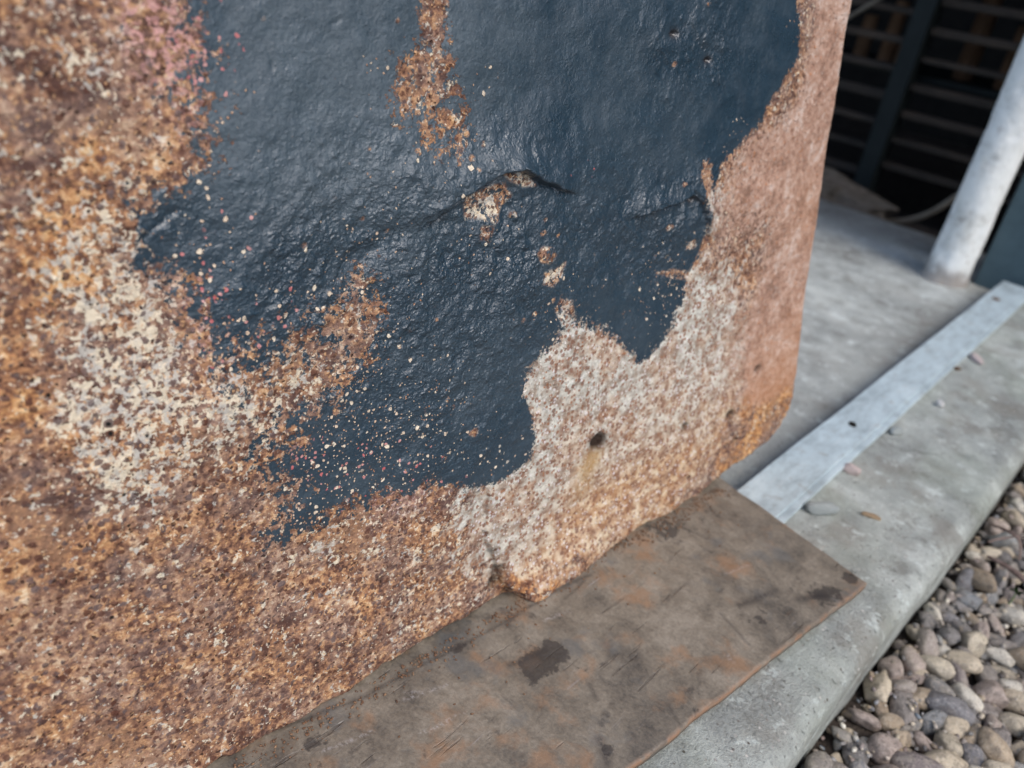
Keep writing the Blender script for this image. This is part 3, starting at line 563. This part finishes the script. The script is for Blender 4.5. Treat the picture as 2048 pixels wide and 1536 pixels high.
speck = np.clip(blobs([(43.5, 323.7, 11.74, 10.63, 0.08), (38.4, 298.9, 11.89, 11.19, 0.08), (16.8, 267.2, 13.27, 13.54, 0.14), (36.0, 213.1, 15.44, 15.88, 0.22), (66.0, 210.3, 20.0, 19.25, 0.18), (97.2, 212.8, 16.61, 15.04, 0.3), (76.8, 187.6, 15.87, 15.34, 0.28), (97.8, 176.3, 20.34, 18.99, 0.2), (70.4, 141.3, 22.0, 22.36, 0.28), (47.8, 125.0, 15.29, 16.64, 0.25), (116.6, 126.9, 22.83, 21.51, 0.22), (136.6, 147.2, 27.48, 24.42, 0.12), (93.4, 237.8, 15.93, 14.18, 0.16), (121.6, 261.6, 20.11, 16.51, 0.07), (145.1, 293.7, 14.88, 11.38, 0.14), (116.1, 322.5, 10.33, 8.1, 0.16), (169.9, 247.9, 16.97, 13.05, 0.1), (231.0, 195.2, 17.09, 12.62, 0.18), (333.6, 194.9, 28.34, 18.24, 0.16), (315.5, 177.8, 33.18, 22.08, 0.06), (187.0, 110.9, 16.22, 13.84, 0.1), (31.0, 257.2, 12.2, 12.18, 0.12), (165.9, 317.3, 12.37, 8.93, 0.06), (393.3, 280.5, 18.13, 10.16, 0.1), (446.9, 348.4, 12.91, 6.47, 0.2)])*1.25+.005, 0, .5)
pale = np.clip(blobs([(-1.6, 332.3, 9.48, 9.48, 0.5), (-6.7, 255.7, 12.16, 13.3, 0.7), (-15.7, 271.9, 11.4, 12.56, 0.5), (-1.2, 234.9, 12.83, 14.12, 0.9), (-7.5, 207.1, 14.88, 17.04, 1.2), (-21.2, 202.6, 10.48, 12.54, 1.1), (-16.7, 174.3, 11.1, 13.48, 0.9), (49.8, 192.8, 19.19, 19.45, 0.6), (35.2, 187.4, 13.55, 14.34, 0.6), (-1.6, 156.3, 12.12, 14.39, 0.3), (23.3, 198.1, 8.42, 9.11, 0.5), (-20.5, 296.5, 7.61, 8.31, 0.3), (84.5, 100.0, 30.58, 31.11, 0.3), (9.5, 74.0, 6.87, 8.61, 0.5), (149.6, 84.7, 22.53, 20.81, 0.4), (-34.2, 249.7, 7.65, 9.09, 0.3), (173.0, 258.9, 10.06, 7.65, 1.5), (198.1, 271.4, 5.69, 4.12, 1.5), (221.2, 220.8, 12.1, 8.87, 0.8)]), 0, 1.2)
pale -= np.clip(blobs([(-56.9, 96.9, 40.5, 56.38, 0.35), (-40.7, 216.8, 14.25, 17.63, 0.25), (-18.4, 307.7, 10.66, 11.4, 0.3), (52.6, 62.0, 47.08, 51.88, 0.2)]), 0, .6)
orange = np.clip(blobs([(-32.1, 260.2, 17.13, 19.78, 0.7), (-40.7, 216.8, 17.56, 21.63, 0.5), (-22.2, 311.0, 18.17, 19.38, 0.7), (-46.1, 153.8, 20.51, 27.08, 0.3), (-69.6, 69.6, 20.57, 31.17, 0.5), (275.5, -2.8, 59.41, 47.7, 0.8), (230.7, -2.4, 25.36, 22.17, 0.8), (142.5, 313.6, 17.38, 13.04, 0.5), (510.8, 55.2, 56.25, 34.0, 0.8), (433.9, 32.3, 66.14, 43.25, 0.5), (337.7, 31.5, 53.14, 38.68, 0.5), (313.6, -2.6, 51.41, 39.6, 0.5), (-33.9, 171.8, 10.32, 13.14, 0.3), (539.6, 118.1, 37.44, 21.27, 0.4), (520.0, 219.2, 42.55, 22.45, 0.3), (65.2, 38.1, 36.98, 40.97, 0.2), (509.0, 6.4, 37.74, 23.96, 0.5)]), 0, 1)
fine = np.clip(blobs([(242.5, 154.2, 42.64, 31.59, 0.9), (264.7, 109.3, 58.46, 43.31, 0.9), (325.9, 109.4, 55.22, 38.07, 0.8), (306.1, 56.2, 68.06, 49.84, 0.7), (230.1, 80.9, 43.89, 35.3, 0.7), (355.7, 132.1, 44.69, 29.42, 0.6), (370.9, 173.8, 38.18, 23.93, 0.6), (369.1, 237.0, 23.77, 14.19, 0.6), (363.3, 56.7, 55.46, 38.38, 0.5), (209.4, 59.3, 32.32, 27.54, 0.5), (67.0, 98.7, 16.87, 18.04, 0.35), (399.4, 96.3, 43.19, 28.07, 0.5)]), 0, 1)
band = np.clip(sstep(95, 35, np.abs(x-530)-0)*sstep(40, 100, y)*1.1+blobs([(418.1, 231.2, 55.36, 31.11, 0.5), (455.9, 140.7, 55.86, 32.94, 0.5), (445.6, 270.5, 42.25, 22.51, 0.6), (458.0, 79.7, 49.66, 30.87, 0.35)]), 0, 1)
pink = np.clip(blobs([(25.1, 335.6, 9.75, 9.1, 0.9), (21.2, 343.5, 6.84, 6.42, 0.7), (32.6, 325.6, 7.39, 6.88, 0.5), (48.4, 332.3, 5.85, 5.22, 0.3), (66.2, 155.3, 7.79, 8.0, 0.5), (87.1, 140.8, 11.43, 11.36, 0.35), (24.8, 248.0, 7.95, 8.16, 0.3), (29.8, 232.3, 8.28, 8.54, 0.35), (53.4, 227.2, 9.16, 9.0, 0.25), (32.4, 218.5, 10.69, 11.08, 0.22), (240.7, 275.5, 10.11, 6.83, 0.2), (34.8, 270.6, 10.1, 9.88, 0.12), (30.2, 308.4, 7.49, 7.14, 0.3), (129.4, 122.1, 16.89, 15.7, 0.2), (116.1, 114.7, 12.95, 12.46, 0.25)]), 0, 1)
sky_sheen = np.clip(blobs([(81.2, 330.5, 56.18, 44.66, 0.8), (123.0, 301.6, 33.91, 26.28, 0.4), (187.3, 334.7, 51.85, 34.33, 0.4), (55.8, 291.9, 26.49, 23.81, 0.4)])+fbm(x, y, 30, 4, 91)*.25, 0, 1)  # upper left area where the sky sheen is painted on
pit = np.clip(blobs([(-9.0, 209.7, 10.95, 12.62, 0.16), (-18.1, 177.1, 10.99, 13.36, 0.16), (-17.9, 130.7, 11.67, 14.78, 0.1), (-23.2, 201.1, 8.63, 10.43, 0.08), (9.6, 128.2, 13.13, 15.56, 0.05), (-23.4, 273.0, 9.37, 10.54, 0.03), (429.3, 52.3, 39.27, 25.78, 0.06)]), 0, .3)
stain = np.clip(blobs([(272.2, 82.5, 6.18, 4.82, 0.9), (266.9, 76.7, 7.15, 5.64, 0.9), (261.8, 63.0, 8.16, 6.56, 0.6)]), 0, 1)
hole = np.clip(blobs([(274.5, 93.5, 4.61, 3.56, 1.6), (278.8, 90.5, 3.63, 2.79, 1.0), (369.8, 75.0, 3.26, 2.28, 1.0), (434.1, 64.3, 4.54, 3.0, 1.0), (465.1, 96.5, 3.95, 2.47, 0.9), (447.0, 37.2, 3.16, 2.11, 0.7), (310.4, 343.2, 3.2, 1.85, 0.8), (347.3, 329.4, 3.06, 1.72, 0.8), (186.0, 20.9, 3.85, 3.59, 1.0), (189.1, 30.3, 3.85, 3.55, 0.8), (183.8, 46.2, 2.91, 2.67, 0.7), (194.9, 9.7, 3.09, 2.87, 0.8), (344.4, 246.3, 2.71, 1.67, 0.9)]), 0, 1)
small = sstep(.3, 1, hole)
# height in mm
film = sstep(-.6, .6, paint)*(1-np.clip(scab, 0, 1))
H = fbm(x, y, 75, 3, 31)*1.7+fbm(x, y, 16, 3, 33)*.42
H += (1-film)*(fbm(x, y, 4.2, 3, 41)*.26+np.maximum(fbm(x, y, 2.4, 2, 44), 0)*.20)+film*(.25+fbm(x, y, 4., 3, 51)*.07)
rough_paint = np.clip(blobs([(110.8, 265.3, 30.9, 25.52, 0.8), (93.4, 237.8, 32.85, 28.77, 0.6), (78.3, 207.3, 26.55, 24.84, 0.5), (201.5, 235.3, 47.54, 34.38, 0.8), (327.2, 232.4, 50.1, 30.88, 0.9), (337.4, 338.2, 35.98, 19.85, 0.8), (150.3, 189.8, 42.28, 34.8, 0.5), (150.0, 145.9, 44.19, 37.88, 0.5), (70.4, 259.5, 29.3, 26.35, 0.4), (14.3, 275.2, 11.08, 11.31, 0.8), (175.8, 284.5, 23.56, 17.17, 0.5)]), 0, 1)
crater = np.clip(blobs([(182.9, 264.1, 24.64, 18.12, 1.0), (216.6, 233.0, 19.91, 14.42, 0.7), (341.9, 237.0, 30.88, 18.88, 1.0), (336.9, 340.9, 22.66, 12.58, 0.7), (141.6, 254.2, 18.52, 14.81, 0.6)]), 0, 1); rd = 1-np.abs(fbm(x, y, 13, 4, 65, .5)); lump = np.maximum(fbm(x, y, 5.5, 3, 67), 0)**1.5; H += film*(rough_paint*(fbm(x, y, 7, 4, 61, .6)*.55+lump*.75+(rd-.6)*(.45+.9*crater))+.08*lump)
def step_line(P, amp, reach, w, noise=.6):
    global H
    d, s, _, _ = seg_dist(x+fbm(x, y, 6, 3, 71)*noise, y+fbm(x, y, 6, 3, 73)*noise, P)
    a, b = np.array(P[0]), np.array(P[-1])
    up = s*d   # left side of the line positive
    H += amp*sstep(-w, w, up)*np.exp(-(d/reach)**2)
def groove(P, depth, w, noise=.5):
    global H
    d = seg_dist(x+fbm(x, y, 5, 3, 81)*noise, y+fbm(x, y, 5, 3, 83)*noise, P)[0]; H -= depth*np.exp(-(d/w)**2)
# lips and creases around the scab, lit from above
step_line([(144.7, 262.3), (158.5, 269.7), (171.1, 273.3), (183.5, 277.8), (192.6, 278.7), (202.6, 274.3), (210.7, 270.0), (222.1, 266.2)], 4.6, 12, .6)
groove([(152.3, 265.0), (160.1, 269.0), (171.2, 272.5), (183.5, 276.8), (192.7, 277.7)], 1.0, .8)
groove([(196.2, 276.4), (204.1, 272.7), (210.8, 268.9), (219.8, 266.4)], 1.9, .9)
step_line([(298.5, 242.9), (324.8, 246.0), (343.9, 249.0), (356.9, 242.4), (364.4, 227.5)], 3.6, 11, .6)
groove([(300.9, 242.6), (324.9, 245.4), (341.0, 247.4)], 1.3, .8); groove([(344.5, 251.1), (355.4, 244.5), (362.6, 231.1)], 1.5, .9)
groove([(93.9, 244.7), (121.3, 254.6), (141.7, 257.9), (153.8, 261.2)], 1.6, 7, 1.5); groove([(152.3, 265.0), (141.5, 249.3), (138.1, 229.8)], 1.0, 6, 1.5)
groove([(190.2, 249.0), (191.9, 242.1)], .9, .5); groove([(329.3, 225.7), (332.5, 213.7)], .9, .5); groove([(7.8, 268.5), (14.9, 273.2), (21.1, 277.2)], 1.0, 1.0)
groove([(180.1, 238.5), (182.0, 232.9)], .8, .5); groove([(63.5, 334.1), (65.3, 331.5), (65.4, 327.0)], .5, .6); groove([(92.2, 343.5), (95.8, 345.4)], .5, .8)
for P, a_, w_ in (([(182.7, 271.7), (189.7, 263.9), (193.2, 252.5)], 1.3, .8), ([(185.8, 278.8), (194.3, 279.1), (201.8, 275.4)], 1.0, 1.2), ([(157.0, 266.9), (169.6, 270.5), (182.7, 272.7)], .8, 2.5), ([(356.5, 270.5), (351.0, 258.4), (357.5, 244.9)], .8, 1.5)):
    groove(P, -a_, w_)
for bx, by, sx, sy, k in [(214.9, 229.9, 5.44, 4.01, 1.8), (350.0, 222.8, 14.75, 9.16, 1.2), (174.8, 252.3, 7.43, 5.69, 0.9), (311.6, 336.6, 14.03, 8.1, 1.2), (343.5, 332.7, 10.15, 5.7, -1.5), (310.4, 343.2, 6.43, 3.7, -1.2), (165.8, 136.8, 2.91, 2.54, 0.6), (219.9, 240.9, 11.83, 8.51, 0.8), (136.3, 285.3, 17.57, 13.74, 1.2), (196.0, 280.4, 21.52, 15.29, 1.4), (252.7, 233.4, 40.84, 27.69, -1.4), (195.1, 211.2, 27.0, 20.53, 1.2), (167.0, 202.8, 28.67, 22.94, -0.9), (272.9, 282.5, 41.31, 25.95, 1.2), (150.2, 172.7, 28.0, 23.72, 0.8), (240.3, -3.0, 18.54, 16.08, 7.0), (216.6, 0.6, 10.49, 9.45, 6.0), (269.7, 4.3, 18.76, 15.54, 4.0), (306.5, 9.4, 20.48, 16.1, 2.0), (365.0, 11.8, 20.63, 15.11, 1.6), (179.5, 264.5, 11.6, 8.67, -3.2), (169.7, 258.0, 5.94, 4.56, -1.6), (192.7, 275.7, 5.57, 4.05, 2.2), (160.1, 241.6, 19.97, 15.66, -1.6), (214.2, 207.5, 20.25, 15.1, 2.0), (310.3, 212.3, 26.32, 17.14, -1.6), (337.1, 234.3, 13.05, 8.14, 1.6), (290.1, 345.4, 17.6, 10.28, 1.4), (355.7, 346.6, 20.98, 11.37, 1.2), (109.8, 244.5, 16.77, 14.36, -1.6), (133.1, 269.6, 14.67, 11.75, 1.6), (95.5, 269.3, 12.82, 11.04, -1.0), (73.0, 234.6, 22.56, 20.84, -1.0), (75.6, 265.3, 19.41, 17.34, 0.9), (279.5, 83.7, 13.77, 10.57, -0.8), (172.0, 85.7, 24.1, 21.41, 0.8), (397.1, 45.0, 44.53, 30.24, 1.0)]:
    H += k*np.exp(-((x-bx)**2/(2*sx*sx)+(y-by)**2/(2*sy*sy)))
# delaminated layer: right of this line the face stands proud
step_line([(205.6, -8.3), (197.4, 10.3), (189.3, 26.3), (182.6, 44.9), (176.2, 66.2), (177.8, 83.3)], -3.4, 17, .9, 1.0)
H -= 3.0*small
for bx, by, sx, sy in DOTS: H += .5*np.exp(-(((x-bx)/sx)**2+((y-by)/sy)**2))
# rounded rim
R_ = np.where(y < 90, 5.0, 11.0); R_ = 5.0+6.0*sstep(40, 140, y)
rim = np.where(de < R_, R_-np.sqrt(np.maximum(R_*R_-(R_-de)**2, 0)), 0)
flat_side = sstep(500, 528, x)*sstep(60, 110, y)
H = H*(1-.6*flat_side)*sstep(-1, 4, de)-rim
V = np.stack([x, y, H], -1)/1000
remap = np.full(nx_*ny_, -1); remap[used] = np.arange(len(used)); F = remap[quad]
E_ = np.concatenate([F[:, [0, 1]], F[:, [1, 2]], F[:, [2, 3]], F[:, [3, 0]]]); key = np.sort(E_, 1); kk = key[:, 0].astype(np.int64)*len(V)+key[:, 1]
_, inv, cnt = np.unique(kk, return_inverse=True, return_counts=True); BE = E_[cnt[inv] == 1]
bv = np.unique(BE); bmap = np.full(len(V), -1); bmap[bv] = len(V)+np.arange(len(bv))
VB = V[bv].copy(); VB[:, 2] = -.0165
side = np.stack([BE[:, 1], BE[:, 0], bmap[BE[:, 0]], bmap[BE[:, 1]]], -1)
allF = np.concatenate([F, side]); allV = np.concatenate([V, VB])
me = mesh_np('rusty_plate', allV, allF)
def addattr(nme, a):
    at = me.attributes.new(nme, 'FLOAT', 'POINT'); v = np.concatenate([a, a[bv]]).astype(np.float32); at.data.foreach_set('value', v)
for nme, a in (('paint', paint/1000), ('soft', soft), ('pale', pale), ('fine', fine), ('band', band), ('pink', pink), ('speck', speck), ('pit', pit), ('scab', np.clip(scab, 0, 1)), ('orange', orange), ('stain', stain), ('hole', hole), ('wrinkle', rough_paint), ('sky_sheen', sky_sheen)):
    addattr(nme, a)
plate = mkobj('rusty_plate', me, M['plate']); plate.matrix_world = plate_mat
tag(plate, 'big rusty steel plate with peeling blue-black paint and rounded corner', 'metal plate')
# closed back of the plate
bm = bmesh.new(); vs = [bm.verts.new((p[0]/1000, p[1]/1000, -.0166)) for p in smooth_poly([(a_ + (0.8 if a_ < 0 else -0.8), b_+1.0) for a_, b_ in OUTL], 1)]; bm.faces.new(vs)
mkobj('back_face', bm_mesh('back_face', bm), M['plate'], plate)

# ------------------------------------------------------------------ pebbles
def pebble_mesh(seed, sub=3, angular=0.):
    rr = random.Random(seed); bm = bmesh.new(); bmesh.ops.create_icosphere(bm, subdivisions=sub, radius=1)
    ax = (1, rr.uniform(.52, .82), rr.uniform(.40, .62)); e = rr.uniform(.72, .95)
    planes = [(Vector((rr.gauss(0, 1), rr.gauss(0, 1), rr.gauss(0, 1))).normalized(), rr.uniform(.62, .88)) for _ in range(6)]
    for v in bm.verts:
        p = v.co.normalized(); q = Vector([math.copysign(abs(c)**e, c) for c in p])
        for n_, d_ in planes:
            k = q.dot(n_)-d_
            if k > 0: q -= n_*k*(.55+.35*angular)
        q *= 1+.20*mnoise.noise(p*1.2+Vector((seed*3.7, 0, 0)))+.07*mnoise.noise(p*3.2+Vector((0, seed, 0)))
        v.co = Vector((q.x*ax[0], q.y*ax[1], q.z*ax[2]))
    me = bm_mesh('pebble', bm, True)
    at = me.attributes.new('tone', 'FLOAT', 'POINT'); at.data.foreach_set('value', np.full(len(me.vertices), rr.random(), np.float32))
    me.materials.append(M['pebble']); return me
PM = [pebble_mesh(s, 3, (0., .0, .9)[s % 3]) for s in range(24)]
cell = .003; gx0, gy0 = -.046, .15; gw, gh = int(.75/cell), int(1.26/cell); HF = np.full((gh, gw), -.080)
def deposit(n, rlo, rhi, xmax, sink, pw=1.6):
    res = []
    for _ in range(n):
        r = rlo+(rhi-rlo)*random.random()**pw; best = None
        for _c in range(7):
            py = random.uniform(gy0+r, gy0+1.24-r); px = random.uniform(-.034+float(kerb_off(py))+r*.62, xmax)
            i, j = int((px-gx0)/cell), int((py-gy0)/cell); k = max(1, int(r*.55/cell))
            h = HF[max(0, j-k):j+k+1, max(0, i-k):i+k+1].mean()
            if best is None or h < best[0]: best = (h, px, py, i, j)
        h, px, py, i, j = best
        if h > -.050: continue
        z = h+r*.5*sink; k = int(r/cell)+1
        jj, ii = np.mgrid[max(0, j-k):min(gh, j+k+1), max(0, i-k):min(gw, i+k+1)]
        d2 = ((ii-i)**2+(jj-j)**2)*cell*cell/(r*r*.7); top = z+.52*r*np.sqrt(np.clip(1-d2, 0, 1))
        blk = HF[jj[0, 0]:jj[-1, 0]+1, ii[0, 0]:ii[0, -1]+1]; np.copyto(blk, np.maximum(blk, np.where(d2 < 1, top, -1)))
        res.append((px, py, z, r))
    return res
peb = deposit(3600, .0048, .0150, .46, 1.0, 1.35)
CAMI = camo.matrix_world.inverted()
def seen(p):
    q = CAMI @ Vector(p[:3]); u_, v_ = q.x/-q.z*28, q.y/-q.z*28
    return abs(u_) < 18.6 and abs(v_) < 14.0 and -.03 < p[0]
vis = sorted([p for p in peb if seen(p)], key=lambda p: -p[3]/(Vector(p[:3])-camo.location).length)
rest = vis[290:]+[p for p in peb if not seen(p)]; vis = vis[:290]
def rot():
    return Matrix.Rotation(random.uniform(0, 6.28), 4, 'Z') @ Matrix.Rotation(random.gauss(0, .33), 4, 'X') @ Matrix.Rotation(random.gauss(0, .33), 4, 'Y')
for p in vis:
    o = bpy.data.objects.new('pebble', random.choice(PM)); COL.objects.link(o); o.parent = gravel_bed
    o.matrix_local = Matrix.Translation(p[:3]) @ rot() @ Matrix.Diagonal((p[3]*random.uniform(1, 1.3), p[3]*random.uniform(.9, 1.1), p[3]*random.uniform(.95, 1.25), 1))
LOW = [pebble_mesh(s+40, 2, .5) for s in range(8)]
def joined(name, items, meshes, mat, parent=None):
    VV, FF, TT = [], [], []; off = 0
    cache = []
    for m_ in meshes:
        a = np.empty(len(m_.vertices)*3); m_.vertices.foreach_get('co', a); f = np.empty(len(m_.polygons)*3, int); m_.polygons.foreach_get('vertices', f); cache.append((a.reshape(-1, 3), f.reshape(-1, 3)))
    for p in items:
        a, f = random.choice(cache); R = np.array(rot().to_3x3()) @ np.diag([p[3]*random.uniform(1, 1.25), p[3], p[3]*random.uniform(.9, 1.2)])
        VV.append(a @ R.T+np.array(p[:3])); FF.append(f+off); off += len(a); TT.append(np.full(len(a), random.random()))
    me = mesh_np(name, np.concatenate(VV), np.concatenate(FF)); at = me.attributes.new('tone', 'FLOAT', 'POINT'); at.data.foreach_set('value', np.concatenate(TT).astype(np.float32))
    return mkobj(name, me, mat, parent)
tag(joined('loose_gravel', rest, LOW, M['pebble'], gravel_bed), kind='stuff')
grit = []
for _ in range(5200):
    py = random.uniform(gy0+.01, 1.38); px = random.uniform(-.034+float(kerb_off(py)), .22); i, j = int((px-gx0)/cell), int((py-gy0)/cell)
    r = random.uniform(.0010, .0034); h = HF[min(j, gh-1), min(i, gw-1)]
    if h < -.066: grit.append((px, py, h+r*.4, r))
tag(joined('grit', grit, [pebble_mesh(80+s, 1, 1.) for s in range(4)], M['pebble'], gravel_bed), kind='stuff')

crumbs = []
for _ in range(900):
    a_ = random.uniform(-.02, .43); b_ = abs(random.gauss(0, .006))+.0005+(.05*random.random()**3 if random.random() < .12 else 0)
    q = Vector((-.2413, .1100, 0))+U*a_+Vector((.9954, -.0963, 0))*(b_+.001); r_ = random.uniform(.0003, .0011)
    crumbs.append((q.x, q.y, .0121+r_*.3, r_))
co = joined('rust_crumbs', crumbs, [pebble_mesh(80+s, 1, 1.) for s in range(4)], M['crumb']); tag(co, 'rust crumbs and grit scattered along the foot of the big plate', 'rust crumbs', kind='stuff')

# single stones lying on the kerb slab
def stone(label, x_, y_, z_, s, mat, seed, rz=0., ang=.9):
    me = pebble_mesh(seed, 3, ang); me.materials.clear(); me.materials.append(mat); me.name = 'small_stone'
    o = mkobj('small_stone', me); o.scale = s; o.location = (x_, y_, z_+s[2]*.36); o.rotation_euler = (random.uniform(-.08, .08), random.uniform(-.08, .08), rz); tag(o, label, 'stone'); return o
stone('flat grey stone flake on the kerb beside the near end of the metal strip', -.1293, .5957, .0005, (.0150, .0125, .0125), M['flake'], 201, .9, 1.)
stone('pinkish stone on the kerb just beyond the grey flake', -.1366, .6772, .0005, (.0085, .007, .009), M['pinkstone'], 202, .2)
stone('long pale pink stone far along the kerb beside the strip', -.1318, 1.0546, .0005, (.0125, .0085, .0085), M['pinkstone'], 203, -.7)
stone('grey pebble on the kerb close to the hole in the strip', -.134, .7854, .0005, (.0085, .007, .009), M['flake'], 204, 1.2)
stone('tiny whitish stone in the middle of the kerb', -.1234, .8901, .0005, (.0058, .0055, .007), M['whitestone'], 205)
stone('flat tan stone pressed into the kerb in front of the grey flake', -.0969, .6269, .0003, (.0085, .0075, .0035), M['tanstone'], 206, .5)
stone('small rust-brown crumb at the strip edge near the long pink stone', -.1395, 1.005, .0005, (.005, .004, .004), M['screw'], 207)

# twigs, roots and a sprout in the gravel
tag(tube('twig', [(-.012, .722, -.038), (.006, .715, -.033), (.022, .708, -.034), (.055, .700, -.040)], .0026, M['twig'], taper=[.5, 1, 1, .7]), 'straight reddish twig lying on the gravel at the right', 'twig')
tag(tube('twig', [(-.026, .79, -.046), (-.010, .775, -.034), (.006, .770, -.036), (.010, .755, -.046)], .0016, M['twig'], taper=[.6, 1, .8, .5]), 'bent thin dark rootlet beside the kerb edge', 'twig')
tag(tube('twig', [(-.018, .755, -.044), (-.006, .768, -.036), (.002, .785, -.040)], .0013, M['twig'], taper=[.6, 1, .5]), 'shortest fine rootlet crossing the bent dark one', 'twig')
sp = empty('green_sprout', (.0195, .6918, -.044)); tag(sp, 'tiny bright green sprout between pebbles under the reddish twig', 'plant')
tube('stem', [(0, 0, -.008), (.0006, 0, 0), (0, .0005, .006)], .0005, M['leaf'], parent=sp)
for k in range(4):
    a = k*1.65+.3; bm = bmesh.new(); n = 5; L_, R_ = [], []
    for i in range(n+1):
        t = i/n; wv = .0018*math.sin(math.pi*min(1, t*.93+.06))
        c = Vector((math.cos(a)*.0065*t, math.sin(a)*.0065*t, .006+.0015*math.sin(t*2.4))); s_ = Vector((-math.sin(a), math.cos(a), 0))*wv
        L_.append(bm.verts.new(c+s_)); R_.append(bm.verts.new(c-s_))
    for i in range(n): bm.faces.new((L_[i], R_[i], R_[i+1], L_[i+1]))
    r_ = bmesh.ops.solidify(bm, geom=bm.faces[:], thickness=.0003)
    mkobj('leaf', bm_mesh('leaf', bm, True), M['leaf'], sp)
